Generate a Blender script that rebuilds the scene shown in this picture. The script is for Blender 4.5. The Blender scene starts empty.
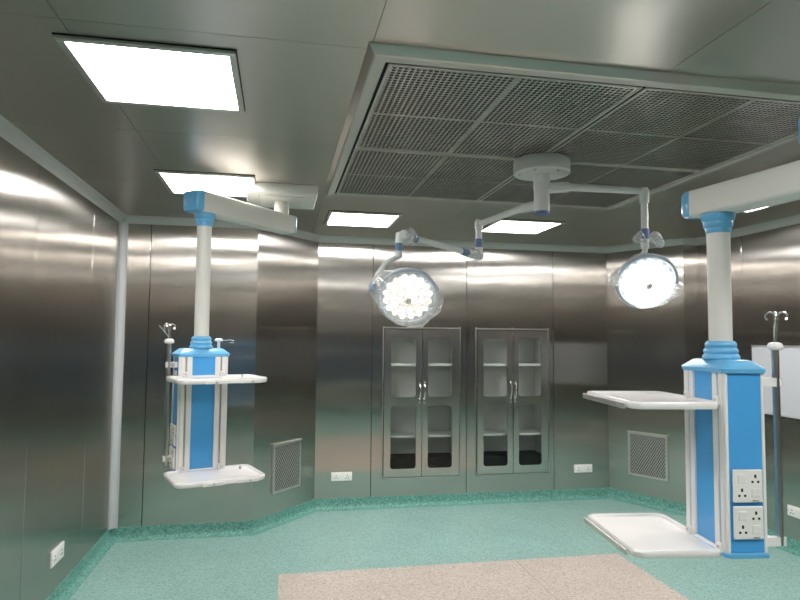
import bpy, bmesh, math, random
from mathutils import Vector, Matrix
random.seed(7)
C = bpy.context.scene.collection
PI = math.pi

# ---------------------------------------------------------------- dimensions of the room (metres)
H = 2.7245
XL, YP, XC, XD, YB, XE, XF, YQ, XR, YF = -1.35, 5.65, -0.197, 0.374, 6.305, 3.548, 3.967, 5.554, 4.136, -1.3

# ---------------------------------------------------------------- materials
def new_mat(name):
    m = bpy.data.materials.new(name); m.use_nodes = True
    nt = m.node_tree; b = nt.nodes['Principled BSDF']
    return m, nt, b
def N(nt, t, **k):
    n = nt.nodes.new(t)
    for a, v in k.items(): setattr(n, a, v)
    return n
def math_node(nt, op, a, b=None, c=None):
    n = N(nt, 'ShaderNodeMath', operation=op)
    for i, v in enumerate((a, b, c)):
        if v is None: continue
        if isinstance(v, (int, float)): n.inputs[i].default_value = v
        else: nt.links.new(v, n.inputs[i])
    return n.outputs[0]
def simple(name, col, rough=0.5, metal=0.0, spec=0.5, noise=0.03, scale=25, coat=0.0):
    m, nt, b = new_mat(name)
    b.inputs['Roughness'].default_value = rough
    b.inputs['Metallic'].default_value = metal
    b.inputs['Specular IOR Level'].default_value = spec
    b.inputs['Coat Weight'].default_value = coat
    tc = N(nt, 'ShaderNodeTexCoord'); nz = N(nt, 'ShaderNodeTexNoise')
    nz.inputs['Scale'].default_value = scale
    nt.links.new(tc.outputs['Object'], nz.inputs['Vector'])
    mx = N(nt, 'ShaderNodeMix', data_type='RGBA')
    mx.inputs[6].default_value = (*[max(0, c * (1 - noise)) for c in col], 1)
    mx.inputs[7].default_value = (*[min(1, c * (1 + noise)) for c in col], 1)
    nt.links.new(nz.outputs['Fac'], mx.inputs[0]); nt.links.new(mx.outputs[2], b.inputs['Base Color'])
    return m
def emis(name, col, strength):
    m, nt, b = new_mat(name)
    b.inputs['Base Color'].default_value = (0.8, 0.8, 0.8, 1)
    b.inputs['Emission Color'].default_value = (*col, 1)
    b.inputs['Emission Strength'].default_value = strength
    return m
def steel(name, tangent, col=(0.50, 0.475, 0.44), sharp=0.048, blur=0.80, wave=0.32, squeeze=(1, 1, 1), grain=True, dirt=0.12):
    """brushed stainless sheet: anisotropic highlight, gently buckled"""
    m, nt, b = new_mat(name)
    L = nt.links.new
    nt.nodes.remove(b)
    b = N(nt, 'ShaderNodeBsdfAnisotropic')
    r_ = math.sqrt(sharp * blur)
    b.inputs['Roughness'].default_value = r_
    b.inputs['Anisotropy'].default_value = 1 - sharp / r_
    L(b.outputs[0], [n for n in nt.nodes if n.type == 'OUTPUT_MATERIAL'][0].inputs[0])
    cx = N(nt, 'ShaderNodeCombineXYZ')
    for i in range(3): cx.inputs[i].default_value = tangent[i]
    L(cx.outputs[0], b.inputs['Tangent'])
    tc = N(nt, 'ShaderNodeTexCoord'); geo = N(nt, 'ShaderNodeNewGeometry')
    # every sheet buckles its own way
    off = N(nt, 'ShaderNodeVectorMath', operation='SCALE'); off.inputs[0].default_value = (31, 17, 43)
    L(geo.outputs['Random Per Island'], off.inputs['Scale'])
    mp = N(nt, 'ShaderNodeMapping'); mp.inputs['Scale'].default_value = squeeze
    L(tc.outputs['Object'], mp.inputs['Vector'])
    add = N(nt, 'ShaderNodeVectorMath', operation='ADD')
    L(mp.outputs[0], add.inputs[0]); L(off.outputs[0], add.inputs[1])
    n1 = N(nt, 'ShaderNodeTexNoise'); n1.inputs['Scale'].default_value = 1.6; n1.inputs['Detail'].default_value = 2.0
    n1.inputs['Roughness'].default_value = 0.35
    L(add.outputs[0], n1.inputs['Vector'])
    bp = N(nt, 'ShaderNodeBump'); bp.inputs['Strength'].default_value = 1.0
    bp.inputs['Distance'].default_value = 0.006 * wave
    L(n1.outputs['Fac'], bp.inputs['Height'])
    L(bp.outputs[0], b.inputs['Normal'])
    # faint cloudiness of the sheet
    n2 = N(nt, 'ShaderNodeTexNoise'); n2.inputs['Scale'].default_value = 1.1; n2.inputs['Detail'].default_value = 4
    L(add.outputs[0], n2.inputs['Vector'])
    mx = N(nt, 'ShaderNodeMix', data_type='RGBA')
    mx.inputs[6].default_value = (*[c * (1 - dirt) for c in col], 1)
    mx.inputs[7].default_value = (*[min(1, c * (1 + dirt)) for c in col], 1)
    L(n2.outputs['Fac'], mx.inputs[0]); L(mx.outputs[2], b.inputs['Color'])
    return m
def speckle(name, base, dark, light, rough=0.35, scale=160, spec=0.5):
    m, nt, b = new_mat(name); L = nt.links.new
    tc = N(nt, 'ShaderNodeTexCoord')
    v = N(nt, 'ShaderNodeTexVoronoi'); v.inputs['Scale'].default_value = scale
    L(tc.outputs['Object'], v.inputs['Vector'])
    sep = N(nt, 'ShaderNodeSeparateColor'); L(v.outputs['Color'], sep.inputs[0])
    r = N(nt, 'ShaderNodeValToRGB'); r.color_ramp.interpolation = 'CONSTANT'
    e = r.color_ramp.elements
    e[0].position = 0; e[0].color = (*dark, 1)
    e[1].position = 0.16; e[1].color = (*base, 1)
    x = e.new(0.78); x.color = (*light, 1)
    L(sep.outputs[0], r.inputs[0])
    n2 = N(nt, 'ShaderNodeTexNoise'); n2.inputs['Scale'].default_value = 2.5; n2.inputs['Detail'].default_value = 3
    L(tc.outputs['Object'], n2.inputs['Vector'])
    mx = N(nt, 'ShaderNodeMix', data_type='RGBA', blend_type='MULTIPLY'); mx.inputs[0].default_value = 0.22
    L(r.outputs[0], mx.inputs[6]); L(n2.outputs['Fac'], mx.inputs[7])
    L(mx.outputs[2], b.inputs['Base Color'])
    b.inputs['Roughness'].default_value = rough
    b.inputs['Specular IOR Level'].default_value = spec
    return m

SQX, SQY = (0.9, 0.9, 1.9), (0.9, 0.9, 1.9)
chl = Vector((XD - XC, YB - YP, 0)).normalized(); chr_ = Vector((XF - XE, YQ - YB, 0)).normalized()
M = {}
M['steel_x'] = steel('brushed steel wall sheet facing front', (0, 0, 1), squeeze=SQX)
M['steel_y'] = steel('brushed steel wall sheet on the sides', (0, 0, 1), squeeze=SQY)
M['steel_cl'] = steel('brushed steel left corner sheet', (0, 0, 1), squeeze=SQX)
M['steel_cr'] = steel('brushed steel right corner sheet', (0, 0, 1), squeeze=SQX)
M['ceiling'] = steel('brushed steel ceiling sheet', (1, 0, 0), col=(0.58, 0.54, 0.50), sharp=.24, blur=.50, wave=0.6, squeeze=(1, .6, 1))
M['frame_steel'] = simple('satin steel frame', (0.66, 0.645, 0.61), rough=0.36, metal=0.9)
M['door_steel'] = steel('brushed steel cabinet door', (0, 0, 1), col=(0.54, 0.52, 0.49), sharp=.11, blur=.6, wave=0.12)
M['inner_steel'] = simple('cabinet inner sheet', (0.70, 0.70, 0.685), rough=0.5, metal=0.0, spec=0.3)
M['shelf'] = simple('pale shelf sheet', (0.92, 0.91, 0.88), rough=0.4)
M['chrome'] = simple('polished chrome', (0.8, 0.8, 0.8), rough=0.12, metal=1.0)
M['tube'] = simple('satin stainless tube', (0.55, 0.53, 0.5), rough=0.28, metal=1.0)
M['alu'] = simple('pale anodised aluminium', (0.50, 0.51, 0.49), rough=0.42, metal=0.35)
M['unit_frame'] = simple('pale satin unit frame', (0.50, 0.485, 0.45), rough=0.5, metal=0.15)
M['post'] = simple('grey white corner cove', (0.50, 0.51, 0.52), rough=0.35, metal=0.2)
M['dark'] = simple('black gap', (0.012, 0.012, 0.012), rough=0.8)
M['seam'] = simple('dark seam sealant', (0.05, 0.05, 0.045), rough=0.7)
M['white'] = simple('white enamel', (0.80, 0.79, 0.76), rough=0.35, noise=0.015, coat=0.2)
M['arm_white'] = simple('warm white painted arm', (0.72, 0.71, 0.66), rough=0.38, noise=0.015)
M['lamp_white'] = simple('pale grey painted lamp arm', (0.62, 0.64, 0.62), rough=0.35, noise=0.02)
M['tray'] = simple('white moulded tray', (0.86, 0.84, 0.82), rough=0.22, noise=0.01, coat=0.3)
M['plastic'] = simple('white switch plastic', (0.82, 0.81, 0.76), rough=0.3, noise=0.01)
M['blue'] = simple('sky blue enamel', (0.07, 0.36, 0.74), rough=0.32, noise=0.03, scale=6, coat=0.15)
M['blue_light'] = simple('light blue moulded plastic', (0.13, 0.43, 0.72), rough=0.3, noise=0.03, scale=6, coat=0.2)
M['band'] = simple('slate blue band', (0.10, 0.17, 0.33), rough=0.4)
M['board'] = simple('white board face', (0.52, 0.53, 0.56), rough=0.3, noise=0.01)
M['floor'] = speckle('teal speckled vinyl', (0.255, 0.43, 0.39), (0.17, 0.32, 0.285), (0.33, 0.52, 0.475), rough=0.42, scale=110)
M['skirt'] = speckle('deep teal speckled vinyl', (0.12, 0.33, 0.275), (0.06, 0.21, 0.17), (0.20, 0.43, 0.36), rough=0.5, scale=90)
M['beige'] = speckle('beige speckled vinyl', (0.54, 0.465, 0.405), (0.38, 0.32, 0.27), (0.64, 0.57, 0.50), rough=0.42, scale=110)
M['light'] = emis('lit ceiling diffuser', (1.0, 0.975, 0.965), 26)
M['led'] = emis('warm white LED lens', (1.0, 0.90, 0.80), 3.2)
M['led_amber'] = emis('amber LED lens', (1.0, 0.74, 0.48), 1.3)
M['led_bright'] = emis('bright LED lens', (1.0, 0.97, 0.92), 12)
M['reflector'] = simple('pale lamp face', (0.75, 0.73, 0.7), rough=0.3, metal=0.3)
M['lit_face'] = emis('glowing lamp face', (1.0, 0.93, 0.88), 0.42)
M['lit_face_bright'] = emis('bright glowing lamp face', (1.0, 0.97, 0.93), 1.6)

def glass():
    m, nt, b = new_mat('cabinet glass'); L = nt.links.new
    out = [n for n in nt.nodes if n.type == 'OUTPUT_MATERIAL'][0]
    tr = N(nt, 'ShaderNodeBsdfTransparent'); tr.inputs[0].default_value = (0.92, 0.94, 0.93, 1)
    gl = N(nt, 'ShaderNodeBsdfGlossy'); gl.inputs['Roughness'].default_value = 0.03
    fr = N(nt, 'ShaderNodeFresnel'); fr.inputs[0].default_value = 1.22
    mx = N(nt, 'ShaderNodeMixShader')
    L(fr.outputs[0], mx.inputs[0]); L(tr.outputs[0], mx.inputs[1]); L(gl.outputs[0], mx.inputs[2])
    L(mx.outputs[0], out.inputs[0])
    return m
M['glass'] = glass()
def film(name, milk=0.16):
    m, nt, b = new_mat(name); L = nt.links.new
    out = [n for n in nt.nodes if n.type == 'OUTPUT_MATERIAL'][0]
    tr = N(nt, 'ShaderNodeBsdfTransparent'); tr.inputs[0].default_value = (0.97, 0.98, 0.98, 1)
    gl = N(nt, 'ShaderNodeBsdfGlossy'); gl.inputs['Roughness'].default_value = 0.12
    df = N(nt, 'ShaderNodeBsdfDiffuse'); df.inputs[0].default_value = (0.85, 0.87, 0.88, 1)
    tl = N(nt, 'ShaderNodeBsdfTranslucent'); tl.inputs[0].default_value = (0.9, 0.9, 0.9, 1)
    tc = N(nt, 'ShaderNodeTexCoord')
    nz = N(nt, 'ShaderNodeTexNoise'); nz.inputs['Scale'].default_value = 14; nz.inputs['Detail'].default_value = 4; nz.inputs['Distortion'].default_value = 1.2
    L(tc.outputs['Object'], nz.inputs['Vector'])
    bp = N(nt, 'ShaderNodeBump'); bp.inputs['Distance'].default_value = 0.03; bp.inputs['Strength'].default_value = 1.0
    L(nz.outputs['Fac'], bp.inputs['Height'])
    L(bp.outputs[0], gl.inputs['Normal'])
    lw = N(nt, 'ShaderNodeLayerWeight'); lw.inputs[0].default_value = 0.35
    L(bp.outputs[0], lw.inputs['Normal'])
    a = N(nt, 'ShaderNodeMixShader'); a.inputs[0].default_value = 0.5
    L(df.outputs[0], a.inputs[1]); L(tl.outputs[0], a.inputs[2])
    c = N(nt, 'ShaderNodeMixShader'); c.inputs[0].default_value = 0.35
    L(a.outputs[0], c.inputs[1]); L(gl.outputs[0], c.inputs[2])
    mx = N(nt, 'ShaderNodeMixShader')
    fac = math_node(nt, 'MULTIPLY_ADD', lw.outputs['Facing'], 0.55, milk)
    L(fac, mx.inputs[0]); L(tr.outputs[0], mx.inputs[1]); L(c.outputs[0], mx.inputs[2])
    L(mx.outputs[0], out.inputs[0])
    return m
M['film'] = film('clear crumpled polythene', 0.20)

def perforated():
    m, nt, b = new_mat('perforated steel sheet'); L = nt.links.new
    b.inputs['Metallic'].default_value = 1.0
    tc = N(nt, 'ShaderNodeTexCoord'); sp = N(nt, 'ShaderNodeSeparateXYZ'); L(tc.outputs['Object'], sp.inputs[0])
    P = 0.0228
    def cell(o):
        return math_node(nt, 'SUBTRACT', math_node(nt, 'FRACT', math_node(nt, 'DIVIDE', math_node(nt, 'ADD', o, 5.0 * P * 20 + P / 2), P)), 0.5)
    x, y = sp.outputs[0], sp.outputs[1]
    cx_, cy_ = cell(x), cell(y)
    d = math_node(nt, 'SQRT', math_node(nt, 'ADD', math_node(nt, 'MULTIPLY', cx_, cx_), math_node(nt, 'MULTIPLY', cy_, cy_)))
    hole = math_node(nt, 'LESS_THAN', d, 0.37)
    ax, ay = math_node(nt, 'ABSOLUTE', x), math_node(nt, 'ABSOLUTE', y)
    for a in (ax, ay):
        hole = math_node(nt, 'MULTIPLY', hole, math_node(nt, 'GREATER_THAN', a, 0.0125))
        hole = math_node(nt, 'MULTIPLY', hole, math_node(nt, 'LESS_THAN', a, 0.485))
    mx = N(nt, 'ShaderNodeMix', data_type='RGBA')
    mx.inputs[6].default_value = (0.64, 0.60, 0.56, 1); mx.inputs[7].default_value = (0.012, 0.013, 0.013, 1)
    L(hole, mx.inputs[0]); L(mx.outputs[2], b.inputs['Base Color'])
    L(math_node(nt, 'SUBTRACT', 1.0, hole), b.inputs['Metallic'])
    L(math_node(nt, 'MULTIPLY_ADD', hole, 0.5, 0.26), b.inputs['Roughness'])
    n1 = N(nt, 'ShaderNodeTexNoise'); n1.inputs['Scale'].default_value = 3
    L(tc.outputs['Object'], n1.inputs['Vector'])
    bp = N(nt, 'ShaderNodeBump'); bp.inputs['Distance'].default_value = 0.012
    L(n1.outputs['Fac'], bp.inputs['Height']); L(bp.outputs[0], b.inputs['Normal'])
    return m
M['perf'] = perforated()
def mesh_grille():
    m, nt, b = new_mat('expanded steel mesh'); L = nt.links.new
    tc = N(nt, 'ShaderNodeTexCoord'); sp = N(nt, 'ShaderNodeSeparateXYZ'); L(tc.outputs['Object'], sp.inputs[0])
    u = math_node(nt, 'DIVIDE', sp.outputs[0], 0.026); v = math_node(nt, 'DIVIDE', sp.outputs[2], 0.040)
    a = math_node(nt, 'ABSOLUTE', math_node(nt, 'SUBTRACT', math_node(nt, 'FRACT', math_node(nt, 'ADD', math_node(nt, 'ADD', u, v), 50.0)), 0.5))
    c = math_node(nt, 'ABSOLUTE', math_node(nt, 'SUBTRACT', math_node(nt, 'FRACT', math_node(nt, 'ADD', math_node(nt, 'SUBTRACT', u, v), 50.0)), 0.5))
    hole = math_node(nt, 'MULTIPLY', math_node(nt, 'LESS_THAN', a, 0.37), math_node(nt, 'LESS_THAN', c, 0.37))
    mx = N(nt, 'ShaderNodeMix', data_type='RGBA')
    mx.inputs[6].default_value = (0.60, 0.58, 0.55, 1); mx.inputs[7].default_value = (0.025, 0.025, 0.024, 1)
    L(hole, mx.inputs[0]); L(mx.outputs[2], b.inputs['Base Color'])
    L(math_node(nt, 'MULTIPLY_ADD', hole, -0.7, 0.7), b.inputs['Metallic'])
    b.inputs['Roughness'].default_value = 0.4
    bp = N(nt, 'ShaderNodeBump'); bp.inputs['Distance'].default_value = 0.004; bp.invert = True
    L(hole, bp.inputs['Height']); L(bp.outputs[0], b.inputs['Normal'])
    return m
M['grille'] = mesh_grille()

# ---------------------------------------------------------------- mesh builder
class MB:
    def __init__(s, T=None): s.bm = bmesh.new(); s.T = T or Matrix(); s.m = 0
    def _fin(s, verts, m):
        fs = set()
        for v in verts:
            for f in v.link_faces: fs.add(f)
        for f in fs: f.material_index = m
        bmesh.ops.transform(s.bm, matrix=s.T, verts=verts)
    def box(s, x0, x1, y0, y1, z0, z1, bev=0.0, m=0, seg=1):
        r = bmesh.ops.create_cube(s.bm, size=1.0)['verts']
        bmesh.ops.scale(s.bm, vec=(x1 - x0, y1 - y0, z1 - z0), verts=r)
        bmesh.ops.translate(s.bm, vec=((x0 + x1) / 2, (y0 + y1) / 2, (z0 + z1) / 2), verts=r)
        if bev > 0:
            es = list({e for v in r for e in v.link_edges})
            g = bmesh.ops.bevel(s.bm, geom=es, offset=bev, segments=seg, affect='EDGES', profile=0.5)
            vs = {v for f in g['faces'] for v in f.verts}
            todo = list(vs)
            while todo:
                v = todo.pop()
                for e in v.link_edges:
                    o = e.other_vert(v)
                    if o not in vs: vs.add(o); todo.append(o)
            r = list(vs)
        s._fin(r, m); return s
    def rings(s, rings, m=0, cap0=True, cap1=True, closed=True):
        """bridge successive loops of points"""
        vr = [[s.bm.verts.new(p) for p in rg] for rg in rings]
        n = len(rings[0])
        for a, b in zip(vr, vr[1:]):
            for i in range(n if closed else n - 1):
                j = (i + 1) % n
                try: s.bm.faces.new((a[i], a[j], b[j], b[i]))
                except ValueError: pass
        if cap0: s.bm.faces.new(list(reversed(vr[0])))
        if cap1: s.bm.faces.new(vr[-1])
        s._fin([v for r in vr for v in r], m); return s
    def lathe(s, c, prof, axis=(0, 0, 1), n=28, m=0):
        ax = Vector(axis).normalized(); q = ax.to_track_quat('Z', 'Y'); c = Vector(c)
        rg = [[c + q @ Vector((max(r, 1e-5) * math.cos(2 * PI * i / n), max(r, 1e-5) * math.sin(2 * PI * i / n), z)) for i in range(n)] for r, z in prof]
        return s.rings(rg, m)
    def cyl(s, a, b, r, r2=None, n=20, m=0):
        a, b = Vector(a), Vector(b); L = (b - a).length
        return s.lathe(a, [(r, 0), (r if r2 is None else r2, L)], b - a, n, m)
    def tube(s, pts, r, n=12, m=0):
        pts = [Vector(p) for p in pts]; rg = []; up = None
        for i, p in enumerate(pts):
            t = (pts[min(i + 1, len(pts) - 1)] - pts[max(i - 1, 0)]).normalized()
            if up is None:
                up = t.orthogonal().normalized()
            up = (up - t * up.dot(t)).normalized(); w = t.cross(up)
            rr = r[i] if isinstance(r, (list, tuple)) else r
            rg.append([p + up * (rr * math.cos(2 * PI * k / n)) + w * (rr * math.sin(2 * PI * k / n)) for k in range(n)])
        return s.rings(rg, m)
    def obj(s, name, mats, parent=None, smooth=35, loc=(0, 0, 0)):
        me = bpy.data.meshes.new(name)
        bmesh.ops.recalc_face_normals(s.bm, faces=s.bm.faces)
        loc = Vector(loc)
        if loc.length: bmesh.ops.translate(s.bm, vec=-loc, verts=s.bm.verts)
        s.bm.to_mesh(me); s.bm.free()
        for mm in (mats if isinstance(mats, (list, tuple)) else [mats]): me.materials.append(M[mm])
        if smooth:
            me.shade_smooth(); me.set_sharp_from_angle(angle=math.radians(smooth))
        o = bpy.data.objects.new(name, me); C.objects.link(o); o.location = loc
        if parent:
            o.parent = parent; o.location = loc - W(parent) if loc.length else loc
        return o
def W(o):
    v = Vector(o.location)
    return v + W(o.parent) if o.parent else v
def place(o, parent):
    """child meshes are built in world coordinates: cancel the ancestors' offset"""
    o.parent = parent; o.location = Vector(o.location) - W(parent); return o
def part(name, mb, mats, parent, smooth=35, label=None):
    o = mb.obj(name, mats, None, smooth, W(parent)) if False else mb.obj(name, mats, None, smooth)
    place(o, parent)
    if label: o['label'] = label
    return o
def rrect(w, d, r, k=5, cx=0, cy=0):
    r = min(r, w / 2 - 1e-4, d / 2 - 1e-4); pts = []
    for q, (sx, sy) in enumerate(((1, 1), (-1, 1), (-1, -1), (1, -1))):
        for i in range(k + 1):
            a = q * PI / 2 + i / k * PI / 2
            pts.append((cx + sx * (w / 2 - r) + r * math.cos(a), cy + sy * (d / 2 - r) + r * math.sin(a)))
    return pts
def tag(o, label=None, cat=None, group=None, kind=None):
    if label: o['label'] = label
    if cat: o['category'] = cat
    if group: o['group'] = group
    if kind: o['kind'] = kind
    return o
def thing(name, label, cat, loc=(0, 0, 0), group=None, rz=0):
    o = bpy.data.objects.new(name, None); C.objects.link(o); o.location = loc; o.rotation_euler = (0, 0, rz)
    o.empty_display_size = 0.1
    return tag(o, label, cat, group)
def struct(o): o['kind'] = 'structure'; return o
def clone(root, loc, label=None, rz=None):
    r = root.copy(); C.objects.link(r); r.location = loc
    if rz is not None: r.rotation_euler = (0, 0, rz)
    if label: r['label'] = label
    for ch in list(root.children):
        c = ch.copy(); C.objects.link(c); c.parent = r
        for g in list(ch.children):
            d = g.copy(); C.objects.link(d); d.parent = c
    return r
def frame_T(origin, u, n):
    """local x along u, local y along -n (into the wall), z up"""
    u = Vector(u).normalized(); n = Vector(n).normalized(); z = Vector((0, 0, 1))
    T = Matrix.Identity(4)
    for i in range(3):
        T[i][0] = u[i]; T[i][1] = -n[i]; T[i][2] = z[i]; T[i][3] = origin[i]
    return T

# ---------------------------------------------------------------- room shell
poly = [(XL, YF), (XL, YP), (XC, YP), (XD, YB), (XE, YB), (XF, YQ), (XR, YQ), (XR, YF)]
names = ['left', 'rear_left', 'corner_left', 'rear', 'corner_right', 'rear_right', 'right', 'front']
G = 0.006     # joint between sheets
def wall(name, A, B, seams, mat, holes={}, z0=0.0, z1=H):
    A, B = Vector((*A, 0)), Vector((*B, 0)); u = (B - A); L = u.length; u.normalize()
    n = Vector((u.y, -u.x, 0))            # towards the room
    mb = MB(frame_T(A, u, n))
    e = [0] + seams + [L]
    for i in range(len(e) - 1):
        a = e[i] + (G / 2 if i else 0); b = e[i + 1] - (G / 2 if i < len(e) - 2 else 0)
        if i in holes:
            h0, h1, hz0, hz1 = holes[i]
            out_ = [(a, z0), (b, z0), (b, z1), (a, z1)]; inn = [(h0, hz0), (h1, hz0), (h1, hz1), (h0, hz1)]
            mb.rings([[(x, 0.012, z) for x, z in out_], [(x, 0.0, z) for x, z in out_], [(x, 0.0, z) for x, z in inn], [(x, 0.012, z) for x, z in inn]], cap0=False, cap1=False)
        else:
            mb.box(a, b, 0.0, 0.02, z0, z1, bev=0.0015)
            if True: mb.box(a - G, b + G, 0.022, 0.05, z0, z1, m=1)
    o = mb.obj('wall_' + name, [mat, 'seam'], smooth=0)
    return struct(o)
def offs(y0, ys): return [abs(y - y0) for y in ys]
wall('left', poly[0], poly[1], offs(YF, [-0.52, 0.56, 1.64, 2.72, 3.80, 4.877]), 'steel_y')
wall('rear_left', poly[1], poly[2], [-1.10 - XL], 'steel_x')
wall('corner_left', poly[2], poly[3], [], 'steel_cl')
CAB = [(1.058, 1.858), (2.046, 2.846)]; CZ = (0.293, 1.797)
wall('rear', poly[3], poly[4], [0.938 - XD, 1.939 - XD, 2.914 - XD], 'steel_x',
     {1: (CAB[0][0] - XD, CAB[0][1] - XD, *CZ), 2: (CAB[1][0] - XD, CAB[1][1] - XD, *CZ)})
wall('corner_right', poly[4], poly[5], [], 'steel_cr')
wall('rear_right', poly[5], poly[6], [], 'steel_x')
wall('right', poly[6], poly[7], offs(YQ, [4.955, 3.88, 2.80, 1.72, 0.64, -0.44]), 'steel_y')
wall('front', poly[7], poly[0], [1.1, 2.2, 3.3, 4.4], 'steel_x')

# floor
mb = MB(); mb.box(XL - .1, XR + .1, YF - .1, YB + .1, -0.05, 0.0)
struct(mb.obj('floor', 'floor', smooth=0))
BX0, BX1, BY0, BY1 = 0.03, 2.686, 1.72, 4.655
mb = MB()
for a, b in ((BX0, 0.928), (0.930, 1.8225), (1.8255, BX1)): mb.box(a, b, BY0, BY1, -0.01, 0.0012)
mb.box(1.8225, 1.8255, BY0, BY1, -0.01, 0.0009, m=1)
o = mb.obj('floor_inlay', ['beige', 'seam'], smooth=0); struct(o)
# ceiling: sheets in rows, open where the air flow unit and lights are simply mounted beneath
ys = [YF, 0.0, 1.05, 2.135, 3.255, 4.36, 5.45, YB + 0.05]
xs = [XL - .05, -0.72 - 0.0, 0.300, 1.436, 2.52, 3.60, XR + .05]
mb = MB()
for j in range(len(ys) - 1):
    xx = xs if j != 99 else xs
    for i in range(len(xx) - 1):
        if j < 3 and i in (0, 2, 4): continue
        if j >= 3 and i in (0, 2, 4): continue
        a = xx[i]; b = xx[i + 1]
        mb.box(a + .0012, b - .0012, ys[j] + .0012, ys[j + 1] - .0012, H, H + 0.02)
    for i in (0, 2, 4):
        mb.box(xs[i] + .0012, xs[i + 1] - .0012, ys[j] + .0012, ys[j + 1] - .0012, H, H + 0.02)
mb.box(XL - .1, XR + .1, YF - .1, YB + .1, H + 0.022, H + 0.06, m=1)
struct(mb.obj('ceiling', ['ceiling', 'seam'], smooth=0))

# coved skirting and cornice, swept along the walls with mitred corners
def inset_pts(k, off):
    """corner k of the room polygon moved inwards"""
    n = len(poly); p = Vector(poly[k]); a = (p - Vector(poly[k - 1])).normalized(); b = (Vector(poly[(k + 1) % n]) - p).normalized()
    na, nb = Vector((a.y, -a.x)), Vector((b.y, -b.x))
    d = (na + nb) / (1 + na.dot(nb))
    return p + d * off
def sweep(name, i, prof, mat, smooth=40):
    mb = MB(); rg = []
    for k in (i, (i + 1) % len(poly)):
        rg.append([(*inset_pts(k, o), z) for o, z in prof])
    mb.rings(rg, cap0=False, cap1=False)
    return struct(mb.obj(name, mat, smooth=smooth))
skirt = [(-0.01, 0.0), (-0.01, 0.104), (0.004, 0.104), (0.005, 0.098), (0.005, 0.05), (0.010, 0.028), (0.022, 0.012), (0.042, 0.003), (0.06, 0.001), (0.06, -0.002)]
corn = [(-0.01, H + .005), (-0.01, H - 0.062), (0.003, H - 0.062), (0.006, H - 0.055), (0.014, H - 0.036), (0.028, H - 0.018), (0.045, H - 0.008), (0.055, H - 0.004), (0.055, H + .005)]
for i, nm in enumerate(names):
    sweep('baseboard_' + nm, i, skirt, 'skirt')
    sweep('trim_%d' % (i + 1), i, corn, 'alu')
# rounded cove posts in the two square corners of the room
def corner_post(idx, cx, cy, sx, sy):
    mb = MB(); r = 0.055; pts = [(cx, cy)]
    for k in range(9):
        a = k / 8 * PI / 2
        pts.append((cx + sx * (r - r * math.sin(a) * 1.0), cy + sy * (r - r * math.cos(a))))
    pts = [(cx, cy), (cx + sx * .062, cy)] + [(cx + sx * (.062 - .050 * math.sin(k / 8 * PI / 2)), cy + sy * (.012 + .050 * (1 - math.cos(k / 8 * PI / 2)))) for k in range(9)] + [(cx, cy + sy * .062)]
    if sx * sy > 0: pts.reverse()
    mb.rings([[(x, y, 0.1) for x, y in pts], [(x, y, H - 0.055) for x, y in pts]])
    return struct(mb.obj('trim_%d' % idx, 'post'))
corner_post(9, XL, YP, 1, -1)

# ---------------------------------------------------------------- recessed-look LED ceiling lights
def light_proto(loc, label):
    t = thing('ceiling_light', label, 'ceiling light', loc, 'square lights in the steel ceiling')
    mb = MB(); s, w = 0.300, 0.026
    for a, b, c, d in ((-s, s, -s, -s + w), (-s, s, s - w, s), (-s, -s + w, -s + w, s - w), (s - w, s, -s + w, s - w)):
        mb.box(a, b, c, d, -0.016, 0.0, bev=0.002)
    s2 = s + .004
    for a, b, c, d in ((-s2, s2, -s2, -s), (-s2, s2, s, s2), (-s2, -s, -s, s), (s, s2, -s, s)): mb.box(a, b, c, d, -0.004, 0.0, m=1)
    mb.obj('frame', ['frame_steel', 'dark'], t)
    mb = MB(); mb.box(-s + w, s - w, -s + w, s - w, -0.007, -0.001)
    mb.obj('diffuser', 'light', t, smooth=0)
    return t
lights = [(-0.473, 2.545, 'square lit panel light in the steel ceiling, largest and nearest, at upper left'),
          (-0.473, 4.300, 'square lit panel light above the left pendant arm, second from the left wall'),
          (0.680, 5.285, 'lit panel light near rear wall, between left pendant mount and surgical lamp arm'),
          (2.12, 5.285, 'lit panel light near rear wall, just behind the surgical lamp hub'),
          (3.31, 3.94, 'lit panel light mostly hidden behind the near right pendant arm')]
lp = light_proto((lights[0][0], lights[0][1], H), lights[0][2])
for x, y, lb in lights[1:]: clone(lp, (x, y, H), lb)
for x, y in ((3.27, 2.545), (0.68, 0.6), (2.12, 0.6)):
    clone(lp, (x, y, H), 'square lit panel light in the steel ceiling outside the photographed part')

# ---------------------------------------------------------------- laminar air-flow unit
UX0, UX1, UX2, UY0, UY1, UY2 = 0.363, 1.389, 2.414, 2.157, 3.190, 4.252
ZU = 2.695
unit = thing('laminar_flow_ceiling', 'large square perforated steel air-flow unit framed in the centre of the ceiling', 'air vent', (1.389, 3.19, H))
mb = MB()
def rect(x0, x1, y0, y1, z): return [(x0, y0, z), (x1, y0, z), (x1, y1, z), (x0, y1, z)]
def fr(off, z): return rect(UX0 - off, UX2 + off, UY0 - off, UY2 + off * .8, z)
mb.rings([fr(.078, H), fr(.076, H - .006), fr(.056, ZU - .004), fr(.050, ZU - .006)], cap0=False, cap1=False)
part('skirt_flange', mb, 'ceiling', unit, 0)
mb = MB()
mb.rings([fr(.050, ZU - .006), fr(.007, ZU - .006), fr(.007, ZU + .01)], cap0=False, cap1=False)
part('frame', mb, 'unit_frame', unit, 0)
mb = MB(); mb.box(UX0 - .05, UX2 + .05, UY0 - .05, UY2 + .04, ZU + 0.008, ZU + 0.02)
part('backing_plate', mb, 'dark', unit, 0)
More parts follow.
